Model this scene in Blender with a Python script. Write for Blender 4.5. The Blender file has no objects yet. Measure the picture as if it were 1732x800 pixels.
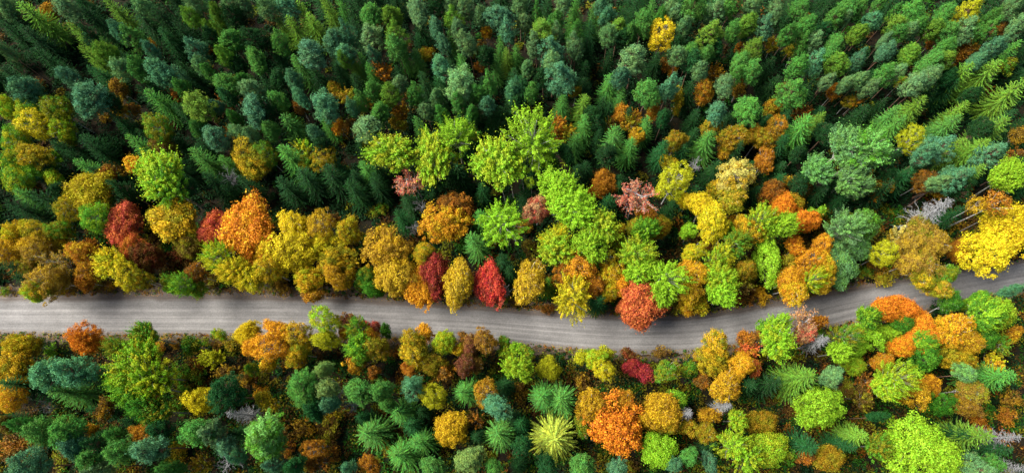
import bpy, math, random, re
import numpy as np
from mathutils import Vector, Matrix

# ------------------------------------------------------------------ camera, light, exposure
W_PX, H_PX, F_PX, ALT = 1732.0, 800.0, 1155.0, 110.0
CX, CY = W_PX / 2, H_PX / 2
NADIR = (925.0, 735.0)                       # where the camera's plumb line meets the picture
scene = bpy.context.scene
col = scene.collection
n_c = Vector((NADIR[0] - CX, -(NADIR[1] - CY), -F_PX)).normalized()
U_ = -n_c
X_ = (Vector((1, 0, 0)) - U_ * U_.x).normalized()
Y_ = U_.cross(X_)
ROT = Matrix((X_, Y_, U_))                   # camera axes -> world axes
cam_d = bpy.data.cameras.new('camera')
cam = bpy.data.objects.new('camera', cam_d)
col.objects.link(cam)
cam_d.sensor_width = 36.0
cam_d.lens = 36.0 * F_PX / W_PX
cam_d.clip_end = 6000
cam.matrix_world = Matrix.Translation((0, 0, ALT)) @ ROT.to_4x4()
scene.camera = cam

SUN_EL, SUN_AZ = math.radians(52), math.radians(166)   # azimuth: angle of the sun from +X, counter-clockwise
world = bpy.data.worlds.new('World')
scene.world = world
world.use_nodes = True
nt = world.node_tree
sky = nt.nodes.new('ShaderNodeTexSky')
sky.sky_type = 'NISHITA'
sky.sun_disc = False
sky.sun_elevation = SUN_EL
sky.sun_rotation = math.pi / 2 - SUN_AZ
sky.dust_density = 3.0
sky.air_density = 1.0
nt.links.new(sky.outputs[0], nt.nodes['Background'].inputs[0])
nt.nodes['Background'].inputs[1].default_value = 0.05
sun_d = bpy.data.lights.new('sun', 'SUN')
sun_d.energy = 3.2
sun_d.angle = math.radians(40)
sun_d.color = (1.0, 0.95, 0.86)
sun = bpy.data.objects.new('sun', sun_d)
col.objects.link(sun)
sdir = Vector((math.cos(SUN_EL) * math.cos(SUN_AZ), math.cos(SUN_EL) * math.sin(SUN_AZ), math.sin(SUN_EL)))
sun.rotation_euler = sdir.to_track_quat('Z', 'Y').to_euler()
vs = scene.view_settings
vs.view_transform = 'Standard'
vs.look = 'None'
vs.exposure = 1.82
vs.gamma = 1.0
vs.use_curve_mapping = False
scene.cycles.max_bounces = 5
scene.cycles.diffuse_bounces = 3
scene.cycles.transmission_bounces = 4
scene.cycles.transparent_max_bounces = 4


def ray(px, py):
    return (ROT @ Vector((px - CX, -(py - CY), -F_PX))).normalized()


def ground_at(px, py, z=0.0):
    d = ray(px, py)
    t = (z - ALT) / d.z
    return Vector((0, 0, ALT)) + d * t


def depth_of(p):
    v = ROT.transposed() @ (Vector(p) - Vector((0, 0, ALT)))
    return -v.z


def pixel_of(p):
    v = ROT.transposed() @ (Vector(p) - Vector((0, 0, ALT)))
    return CX + F_PX * v.x / -v.z, CY - F_PX * v.y / -v.z


# ------------------------------------------------------------------ materials
def lin(c):
    return tuple((x / 12.92 if x <= 0.04045 else ((x + 0.055) / 1.055) ** 2.4) for x in c)


def new_mat(name):
    m = bpy.data.materials.new(name)
    m.use_nodes = True
    m.node_tree.nodes.clear()
    return m, m.node_tree.nodes, m.node_tree.links


def math_node(n, l, op, a, b=None, c=None):
    k = n.new('ShaderNodeMath')
    k.operation = op
    for i, v in enumerate((a, b, c)):
        if v is None:
            continue
        if isinstance(v, (int, float)):
            k.inputs[i].default_value = v
        else:
            l.new(v, k.inputs[i])
    return k.outputs[0]


def mix_col(n, l, fac, a, b, blend='MIX'):
    k = n.new('ShaderNodeMix')
    k.data_type = 'RGBA'
    k.blend_type = blend
    for sock, v in ((k.inputs[0], fac), (k.inputs[6], a), (k.inputs[7], b)):
        if isinstance(v, (int, float)):
            sock.default_value = v
        elif isinstance(v, tuple):
            sock.default_value = (v[0], v[1], v[2], 1)
        else:
            l.new(v, sock)
    return k.outputs[2]


def leaf_material(name, translucency, rough, own_color=False):
    m, n, l = new_mat(name)
    out = n.new('ShaderNodeOutputMaterial')
    if own_color:
        a = n.new('ShaderNodeAttribute'); a.attribute_name = 'tint'
        base = a.outputs['Color']
    else:
        a = n.new('ShaderNodeAttribute'); a.attribute_type = 'OBJECT'; a.attribute_name = 'leaf_color'
        b = n.new('ShaderNodeAttribute'); b.attribute_type = 'OBJECT'; b.attribute_name = 'second_color'
        cl = n.new('ShaderNodeAttribute'); cl.attribute_name = 'clump'
        info = n.new('ShaderNodeObjectInfo')
        # second colour sits on whole clumps, a different set of clumps on each tree
        s = math_node(n, l, 'FRACT', math_node(n, l, 'ADD', cl.outputs['Fac'], info.outputs['Random']))
        f = n.new('ShaderNodeMapRange')
        f.inputs[1].default_value = 0.35; f.inputs[2].default_value = 0.8
        l.new(s, f.inputs[0])
        base = mix_col(n, l, f.outputs[0], a.outputs['Color'], b.outputs['Color'])
    lf = n.new('ShaderNodeAttribute'); lf.attribute_name = 'leaf'
    hue = n.new('ShaderNodeHueSaturation'); hue.inputs['Saturation'].default_value = 0.98
    l.new(base, hue.inputs['Color'])
    l.new(math_node(n, l, 'MULTIPLY_ADD', lf.outputs['Fac'], 0.04, 0.48), hue.inputs['Hue'])
    l.new(math_node(n, l, 'MULTIPLY_ADD', lf.outputs['Fac'], 0.85, 0.54), hue.inputs['Value'])
    c = hue.outputs[0]
    dif = n.new('ShaderNodeBsdfDiffuse'); l.new(c, dif.inputs[0])
    tr = n.new('ShaderNodeBsdfTranslucent'); l.new(c, tr.inputs[0])
    gl = n.new('ShaderNodeBsdfGlossy'); gl.inputs['Roughness'].default_value = rough
    gl.inputs[0].default_value = (1, 1, 1, 1)
    m1 = n.new('ShaderNodeMixShader'); m1.inputs[0].default_value = translucency
    l.new(dif.outputs[0], m1.inputs[1]); l.new(tr.outputs[0], m1.inputs[2])
    m2 = n.new('ShaderNodeMixShader'); m2.inputs[0].default_value = 0.006
    l.new(m1.outputs[0], m2.inputs[1]); l.new(gl.outputs[0], m2.inputs[2])
    l.new(m2.outputs[0], out.inputs[0])
    return m


def bark_material(name, c1, c2, scale, stretch, lo=0.45, hi=0.6):
    m, n, l = new_mat(name)
    out = n.new('ShaderNodeOutputMaterial')
    tc = n.new('ShaderNodeTexCoord')
    mp = n.new('ShaderNodeMapping'); mp.inputs['Scale'].default_value = (1, 1, stretch)
    no = n.new('ShaderNodeTexNoise'); no.inputs['Scale'].default_value = scale; no.inputs['Detail'].default_value = 4
    l.new(tc.outputs['Object'], mp.inputs[0]); l.new(mp.outputs[0], no.inputs['Vector'])
    mr = n.new('ShaderNodeMapRange'); mr.inputs[1].default_value = lo; mr.inputs[2].default_value = hi
    l.new(no.outputs[0], mr.inputs[0])
    p = n.new('ShaderNodeBsdfPrincipled'); p.inputs['Roughness'].default_value = 0.9
    l.new(mix_col(n, l, mr.outputs[0], c1, c2), p.inputs['Base Color'])
    bp = n.new('ShaderNodeBump'); bp.inputs['Strength'].default_value = 0.5
    l.new(no.outputs[0], bp.inputs['Height']); l.new(bp.outputs[0], p.inputs['Normal'])
    l.new(p.outputs[0], out.inputs[0])
    return m


M_LEAF = leaf_material('broad leaves', 0.3, 0.45)
M_NEEDLE = leaf_material('needles', 0.12, 0.5)
M_COVER = leaf_material('ground plants', 0.2, 0.6, True)
M_BIRCH = bark_material('birch bark', (0.50, 0.49, 0.46), (0.06, 0.055, 0.05), 2.2, 3.0, 0.52, 0.62)
M_ASPEN = bark_material('aspen bark', (0.30, 0.31, 0.26), (0.09, 0.09, 0.075), 2.5, 2.0, 0.5, 0.65)
M_PINE = bark_material('pine bark', (0.24, 0.13, 0.075), (0.10, 0.075, 0.06), 3.0, 0.5)
M_DARK = bark_material('dark bark', (0.12, 0.09, 0.07), (0.05, 0.042, 0.035), 4.0, 0.5)
M_GREY = bark_material('weathered wood', (0.27, 0.275, 0.28), (0.15, 0.15, 0.15), 4.0, 0.4)

# colours of the foliage itself (sRGB)
PAL = {
    'yg': (.48, .68, .22), 'gr': (.37, .64, .27), 'bg': (.37, .63, .44), 'gg': (.47, .67, .42), 'dk': (.15, .34, .16),
    'dg': (.16, .4, .19), 'dg2': (.28, .54, .13), 'gp': (.56, .72, .38), 'yp': (.70, .78, .28), 'gn': (.44, .7, .17),
    'lm': (.68, .88, .16), 'lo': (.84, .84, .1), 'yg2': (.78, .83, .14), 'ol': (.66, .66, .12), 'gk': (.56, .8, .09),
    'gb': (.54, .79, .38), 'ym': (.84, .73, .08), 'yl': (1.0, .9, .08), 'gd': (.93, .76, .08), 'kh': (.86, .72, .16),
    'go': (.78, .61, .1), 'go2': (1.0, .8, .09), 'oy': (1.0, .72, .07), 'or': (.85, .58, .1), 'ob': (1.0, .62, .08),
    'oo': (.8, .52, .12), 'ru': (.95, .5, .26), 'so': (.96, .5, .25), 'sr': (.97, .44, .34), 'sc': (.98, .26, .2),
    'cr2': (.74, .26, .21), 'cm': (.70, .20, .25), 'dr': (.56, .27, .14), 'rp': (.62, .36, .26), 'pk': (.88, .67, .48),
    'cr': (.95, .88, .46), 'br': (.5, .38, .15), 'bg2': (.76, .62, .22), 'bo': (.70, .52, .20), 'gy': (.5, .5, .5),
}
MIXES = {'go': 'ol gd or', 'gd': 'ol lo go oy', 'kh': 'ol gd', 'or': 'go oo gd', 'oo': 'or br', 'oy': 'gd oy or', 'ob': 'oy ob', 'yl': 'lo yl', 'bg2': 'ol kh gd',
         'lo': 'lm lo yl', 'ol': 'gn gd kh', 'bo': 'br go', 'br': 'ol go oo', 'lm': 'yg2 lm', 'gn': 'lm ol', 'gk': 'lo gn', 'gb': 'gg gn', 'ru': 'so ru', 'sc': 'sr', 'sr': 'so pk', 'so': 'or sr',
         'cr2': 'dr', 'cm': 'cr2', 'dr': 'br', 'rp': 'br bo', 'ym': 'lo ol', 'go2': 'oy gd', 'cr': 'kh lo', 'pk': 'or sr', 'yg2': 'lm yl', 'dg2': 'gn ol'}
CWORD = {
    'yg': 'yellow-green', 'gr': 'green', 'bg': 'blue-green', 'gg': 'grey-green', 'dk': 'dark green', 'dg': 'deep green',
    'dg2': 'mid green', 'gp': 'pale green', 'yp': 'pale green', 'gn': 'fresh green', 'lm': 'lime', 'lo': 'yellow-lime',
    'yg2': 'yellow-tipped', 'ol': 'olive', 'gk': 'grass-green', 'gb': 'sea-green', 'ym': 'mustard', 'yl': 'yellow',
    'gd': 'golden', 'kh': 'khaki', 'go': 'ochre', 'go2': 'bright golden', 'oy': 'amber', 'or': 'orange', 'ob': 'bright orange',
    'oo': 'russet', 'ru': 'rust', 'so': 'coral', 'sr': 'salmon-red', 'sc': 'scarlet', 'cr2': 'crimson', 'cm': 'crimson',
    'dr': 'dark red', 'rp': 'purplish red', 'pk': 'pinkish', 'cr': 'cream', 'br': 'brown', 'bg2': 'tan', 'bo': 'bronze', 'gy': 'grey',
}
ALBEDO = 0.62


def leaf_rgb(key, rng=None, j=0.12):
    c = np.array(lin(PAL[key])) ** 1.02 * ALBEDO
    if rng is not None:
        c = c * (1 + rng.uniform(-j, j)) * (1 + rng.uniform(-j * .5, j * .5, 3))
    return [float(x) for x in c]


# ------------------------------------------------------------------ mesh building with numpy
def mesh_from(name, V, F, attrs=None, mats=(), smooth=False, mat_idx=None):
    """V (n,3) vertices, F (m,k) faces all of k corners, attrs: face attributes."""
    me = bpy.data.meshes.new(name)
    n, (m, k) = len(V), F.shape
    me.vertices.add(n); me.vertices.foreach_set('co', np.ascontiguousarray(V, dtype=np.float32).ravel())
    me.loops.add(m * k); me.loops.foreach_set('vertex_index', np.ascontiguousarray(F, dtype=np.int32).ravel())
    me.polygons.add(m)
    me.polygons.foreach_set('loop_start', np.arange(0, m * k, k, dtype=np.int32))
    me.polygons.foreach_set('loop_total', np.full(m, k, dtype=np.int32))
    me.polygons.foreach_set('use_smooth', np.full(m, smooth, dtype=bool))
    for nm, a in (attrs or {}).items():
        if a.ndim == 1:
            at = me.attributes.new(nm, 'FLOAT', 'FACE'); at.data.foreach_set('value', a.astype(np.float32))
        else:
            at = me.attributes.new(nm, 'FLOAT_COLOR', 'FACE')
            at.data.foreach_set('color', np.concatenate([a, np.ones((len(a), 1))], 1).astype(np.float32).ravel())
    for mt in mats:
        me.materials.append(mt)
    me.update(calc_edges=True)
    return me


def unit(a):
    return a / np.maximum(np.linalg.norm(a, axis=-1, keepdims=True), 1e-9)


def quads(P, N, size, aspect, rng, T=None, leafr=None):
    """one kite-shaped leaf spray per point: P centres, N normals, T long axis (optional)."""
    n = len(P)
    N = unit(N)
    if T is None:
        T = rng.normal(size=(n, 3))
    T = unit(T - N * (T * N).sum(1, keepdims=True))
    B = np.cross(N, T)
    s = (size * rng.uniform(.6, 1.35, n))[:, None] if np.isscalar(size) else (size * rng.uniform(.7, 1.3, n))[:, None]
    a = s * T; b = s * aspect * B
    sag = N * s * 0.18
    V = np.stack([P - a, P - b * .9 + sag, P + a, P + b * .9 + sag], 1).reshape(-1, 3)
    F = np.arange(4 * n).reshape(n, 4)
    return V, F


def sphere_pts(n, rng):
    return unit(rng.normal(size=(n, 3)))


def tube(path, radii, sides=6):
    """tapered tube along a path; returns V, F (quads)."""
    path = np.asarray(path, float); radii = np.asarray(radii, float)
    T = unit(np.gradient(path, axis=0))
    ref = np.array([1., 0, 0]) if abs(T[0][0]) < .8 else np.array([0, 1., 0])
    A = unit(np.cross(T, ref)); B = np.cross(T, A)
    ang = np.linspace(0, 2 * np.pi, sides, endpoint=False)
    V = path[:, None] + radii[:, None, None] * (np.cos(ang)[None, :, None] * A[:, None] + np.sin(ang)[None, :, None] * B[:, None])
    m = len(path)
    i = np.arange(m - 1)[:, None] * sides; j = np.arange(sides)[None]; k = (j + 1) % sides
    F = np.stack([i + j, i + k, i + sides + k, i + sides + j], -1).reshape(-1, 4)
    return V.reshape(-1, 3), F


class Soup:
    def __init__(s):
        s.V, s.F, s.n = [], [], 0
    def add(s, V, F):
        s.V.append(V); s.F.append(F + s.n); s.n += len(V)
    def get(s):
        return np.concatenate(s.V), np.concatenate(s.F)


def trunk_soup(H, r0, rng, bend=.25, top=1.0, flare=1.35):
    z = np.linspace(0, H * top, 9)
    ph, am = rng.uniform(0, 6.28), bend
    path = np.stack([am * np.sin(z / H * 2.2 + ph) - am * np.sin(ph), am * np.cos(z / H * 1.7 + ph) - am * np.cos(ph), z], 1)
    rad = r0 * (1 - .92 * (z / (H * top)) ** 1.1) + .008
    rad[0] *= flare
    s = Soup(); s.add(*tube(path, rad, 8))
    return s, path, rad


def path_at(path, z):
    return np.array([np.interp(z, path[:, 2], path[:, i]) for i in range(3)])


def limb(s, p0, p1, r, rng, sides=5, sag=.0, n=5):
    t = np.linspace(0, 1, n)[:, None]
    d = p1 - p0
    L = np.linalg.norm(d)
    mid = rng.normal(size=3) * L * .06
    up = np.array([0, 0, 1.]) * L * sag
    P = p0 + d * t + (mid + up) * (4 * t * (1 - t))
    s.add(*tube(P, r * (1 - .85 * t[:, 0]) + .006, sides))
    return P


# each builder returns (trunk mesh, crown mesh, H0, R0, visual centre height as a fraction of H0)
def broad(name, seed, R, H, zlo, ncl, clr, nleaf, leaf, aspect, style, bark, r0, fill=1.0, openness=0.0, lobes=0):
    rng = np.random.default_rng(seed)
    s, path, rad = trunk_soup(H, r0, rng, .35, .8)
    zc = (zlo + H) / 2 + (H - zlo) * .05
    top_f = zc
    hz = (H - zlo) / 2
    # irregular outline: a few random lobes push the crown out or in
    lob = sphere_pts(7, rng); lam = rng.uniform(-.34, .42, 7)
    P, Nn, CL, SZ = [], [], [], []
    # the crown is a cluster of two to five unequal domes, so its outline and top are broken
    if lobes:
        LB = []
        for q in range(lobes):
            a = q * 2 * math.pi / lobes + rng.uniform(-.5, .5)
            rr0 = rng.uniform(.34, .52) * (1 if lobes > 1 else 0)
            LB.append((np.array([math.cos(a) * rr0 * R, math.sin(a) * rr0 * R, rng.uniform(-.22, .18) * hz]), rng.uniform(.50, .72)))
        LB.append((np.array([0, 0, .12 * hz]), .66))
    else:
        LB = [(np.zeros(3), 1.0)]
    jobs = []
    per = max(10, int(ncl / len(LB) * (1.35 if lobes else 1)))
    for c0, s0 in LB:
        dirs = []
        for _ in range(per * 50):
            if len(dirs) >= per: break
            d = sphere_pts(1, rng)[0]
            if d[2] < -.75 or rng.random() > .55 + .45 * max(d[2] + .3, 0): continue
            if any(np.dot(d, e) > math.cos(1.5 / math.sqrt(per)) for e in dirs): continue
            w = 1 + (lam * np.maximum(lob @ d, 0) ** 3).sum()
            c = c0 + np.array([d[0] * R, d[1] * R, d[2] * hz]) * s0 * w * rng.uniform(.68, 1.07)
            if any(o is not c0 and np.linalg.norm((c - o) / [R, R, hz]) < s1 * .72 for o, s1 in LB): continue
            dirs.append(d)
            jobs.append((d, .9, c))
        for _ in range(max(2, int(per * .2))):
            d = sphere_pts(1, rng)[0]
            jobs.append((d, .4, c0 + np.array([d[0] * R, d[1] * R, d[2] * hz]) * s0 * rng.uniform(.3, .6)))
    for d, rr, c in jobs:
        if rng.random() < openness + .14 and rr > .7:
            continue
        c = c.copy()
        # narrower towards the foot of the crown
        k = np.clip((c[2] + hz) / hz, .35, 1) ** .5
        c[:2] *= k
        c = c + path_at(path, min(zc, H * .7)) * [1, 1, 0] + [0, 0, zc]
        if style == 'pine':
            c[:2] *= 1 - .55 * np.clip((c[2] - zc) / hz, 0, 1) ** 1.4
        out = unit(np.array([d[0], d[1], d[2] * .8 + .15]))
        if style == 'aspen':
            ax = unit(np.array([d[0] * .8, d[1] * .8, 1.0])); lr, wr = clr * 1.7, clr * .55
        elif style == 'pine':
            ax = unit(np.array([d[0], d[1], .7])); lr, wr = clr * 1.1, clr * .8
        else:
            ax = out; lr, wr = clr * .9, clr * 1.0
        q = rng.uniform(.55, 1.4)
        nl = int(nleaf * q)
        u = sphere_pts(nl, rng)
        u[:, 2] = np.where((u[:, 2] < -.2) & (rng.random(nl) < .6), -u[:, 2], u[:, 2])
        along = (u @ ax)[:, None] * ax
        ta = (u @ ax)[:, None]
        stray = np.where(rng.random((nl, 1)) < .12, rng.uniform(1.2, 2.2, (nl, 1)), 1.0)
        tap = (1 - .62 * np.clip(ta, 0, 1)) if style == 'aspen' else 1.0
        sp = rng.uniform(.5, 1.22, (nl, 1)) if style != 'aspen' else rng.uniform(.65, 1.15, (nl, 1))
        pts = c + q * (along * lr + (u - along) * wr * tap) * sp * stray
        nrm = unit(u * .6 + out * (.45 if style == 'aspen' else .5) + rng.normal(size=(nl, 3)) * .62)
        P.append(pts); Nn.append(nrm); CL.append(np.full(nl, rng.random()))
        if rr > .7 and rng.random() < .6:
            base = path_at(path, np.clip(c[2] - abs(np.hypot(c[0], c[1])) * .8 - .5, zlo * .8, H * .75))
            limb(s, base, c + out * clr * (-.2 if rng.random() < .65 else 1.15), r0 * .28, rng, 4, .08)
    # strays between the clumps so that the outline frays
    P = np.concatenate(P); Nn = np.concatenate(Nn); CL = np.concatenate(CL)
    V, F = quads(P, Nn, leaf, aspect, rng)
    n = len(P)
    cr = mesh_from(name + '_crown', V, F, {'leaf': rng.random(n), 'clump': CL}, [M_NEEDLE if style == 'pine' else M_LEAF])
    tv, tf = s.get()
    tm = mesh_from(name + '_trunk', tv, tf, None, [bark], True)
    return tm, cr, H, R, (zc + hz * .35) / H


def spruce(name, seed, R=2.8, H=18.0, nwh=24, top_light=False):
    rng = np.random.default_rng(seed)
    s, path, rad = trunk_soup(H, .2, rng, .12, 1.0)
    P, T, N, S, CL = [], [], [], [], []
    ang0 = 0
    for i in range(nwh):
        f = i / (nwh - 1)                       # 0 at the top
        z = H * (.985 - .83 * f ** 1.05)
        L = R * (.07 + .95 * f ** .72) * (1.0 if f < .8 else 1 - (f - .8) * 1.2)
        nb = int(6 + 6 * min(f * 2.2, 1))
        ang0 += 2.4
        for b in range(nb):
            a = ang0 + b * 2 * math.pi / nb + rng.uniform(-.22, .22)
            l = L * rng.uniform(.72, 1.18)
            droop = (.55 - 1.0 * f) if f < .35 else (.2 - .55 * rng.uniform(.6, 1.2))
            h = np.array([math.cos(a), math.sin(a), 0])
            side = np.array([-math.sin(a), math.cos(a), 0])
            z0 = z + rng.uniform(-.25, .25)
            nt_ = max(4, int(l / .16))
            t = np.linspace(.06, 1, nt_)
            zc = z0 + l * (droop * t + .22 * t ** 3 - .12 * t)
            C = path_at(path, z0) * [1, 1, 0] + h * (l * t)[:, None]
            C[:, 2] = zc
            cl = rng.random()
            dirv = np.gradient(C, axis=0); dirv = unit(dirv)
            # the shoot itself
            P.append(C); T.append(dirv); S.append(np.full(nt_, .17)); N.append(np.tile([0, 0, 1.], (nt_, 1)) + rng.normal(size=(nt_, 3)) * .25)
            CL.append(np.full(nt_, cl))
            for sg in (-1, 1):
                tl = (.07 + .25 * np.sqrt(l / R) * (1 - t) ** .6 * np.minimum(t * 5, 1)) * rng.uniform(.6, 1.25, nt_)
                tip = C + side * sg * (tl * .6)[:, None] + dirv * (tl * .55)[:, None]
                tip[:, 2] -= tl * rng.uniform(.05, .38, nt_)
                P.append((C + tip) / 2); T.append(tip - C); S.append(tl * .62)
                N.append(np.tile([0, 0, 1.], (nt_, 1)) + side * sg * .4 + rng.normal(size=(nt_, 3)) * .3)
                CL.append(np.full(nt_, cl))
            if i % 2 == 0 and b % 2 == 0:
                s.add(*tube(C[[0, nt_ // 2, -1]] - [0, 0, .04], [.035, .02, .008], 3))
    P = np.concatenate(P); T = np.concatenate(T); N = np.concatenate(N); S = np.concatenate(S); CL = np.concatenate(CL)
    V, F = quads(P, N, S, .34, rng, T)
    n = len(P)
    cr = mesh_from(name + '_crown', V, F, {'leaf': rng.random(n), 'clump': CL}, [M_NEEDLE])
    tv, tf = s.get()
    return mesh_from(name + '_trunk', tv, tf, None, [M_DARK], True), cr, H, R, .93


def twiggy(s, p, d, L, r, depth, rng, spread=.55):
    """recursive bare branching"""
    e = p + d * L
    P = limb(s, p, e, r, rng, 4 if r > .02 else 3, .04, 4)
    if depth == 0:
        return
    k = 3 if depth > 1 else 4
    for i in range(k):
        t = rng.uniform(.35, .95)
        q = P[0] + (P[-1] - P[0]) * t
        nd = unit(d + rng.normal(size=3) * spread + np.array([0, 0, .12]))
        twiggy(s, q, nd, L * rng.uniform(.45, .68), r * .5, depth - 1, rng, spread)


def dead_conifer(name, seed, R=1.8, H=14.0):
    rng = np.random.default_rng(seed)
    s, path, rad = trunk_soup(H, .17, rng, .1, 1.0)
    b = Soup()
    for i in range(150):
        f = (i / 149)
        z = H * (.99 - .72 * f)
        L = R * (.12 + .95 * f ** .6) * rng.uniform(.55, 1.15)
        a = i * 2.4 + rng.uniform(-.3, .3)
        h = np.array([math.cos(a), math.sin(a), rng.uniform(-.35, .35) + .25 * (1 - f)])
        p0 = path_at(path, z)
        P = limb(b, p0, p0 + h * L, .03, rng, 3, .05, 4)
        for k in range(5):
            q = P[0] + (P[-1] - P[0]) * rng.uniform(.3, 1)
            limb(b, q, q + unit(h + rng.normal(size=3) * .6) * L * .3, .014, rng, 3, 0, 2)
    tv, tf = s.get(); bv, bf = b.get()
    return mesh_from(name + '_trunk', tv, tf, None, [M_GREY], True), mesh_from(name + '_twigs', bv, bf, None, [M_GREY], True), H, R, .9


def bare_tree(name, seed, R=2.6, H=11.0, bark=None, leaves=0, mode='D'):
    rng = np.random.default_rng(seed)
    bark = bark or M_GREY
    s, path, rad = trunk_soup(H, .15, rng, .4, .85)
    b = Soup()
    for i in range(16):
        z = H * rng.uniform(.42, .84)
        a = i * 2.4
        d = unit(np.array([math.cos(a), math.sin(a), rng.uniform(.5, 1.3)]))
        twiggy(b, path_at(path, z), d, R * rng.uniform(.6, .95), .085, 2, rng)
    tv, tf = s.get(); bv, bf = b.get()
    tm = mesh_from(name + '_trunk', tv, tf, None, [bark], True)
    bm_ = mesh_from(name + '_twigs', bv, bf, None, [bark], True)
    cr = None
    if leaves:
        c = bv[rng.integers(0, len(bv), leaves)] + rng.normal(size=(leaves, 3)) * .16
        c = c[np.argsort(c[:, 0] + rng.normal(size=leaves) * .3)]
        V, F = quads(c, rng.normal(size=(leaves, 3)) + [0, 0, .8], .13, .7, rng)
        cr = mesh_from(name + '_crown', V, F, {'leaf': rng.random(leaves), 'clump': np.repeat(rng.random(leaves // 20 + 1), 20)[:leaves]}, [M_LEAF])
    return tm, bm_, cr, H, R, .82
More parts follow.
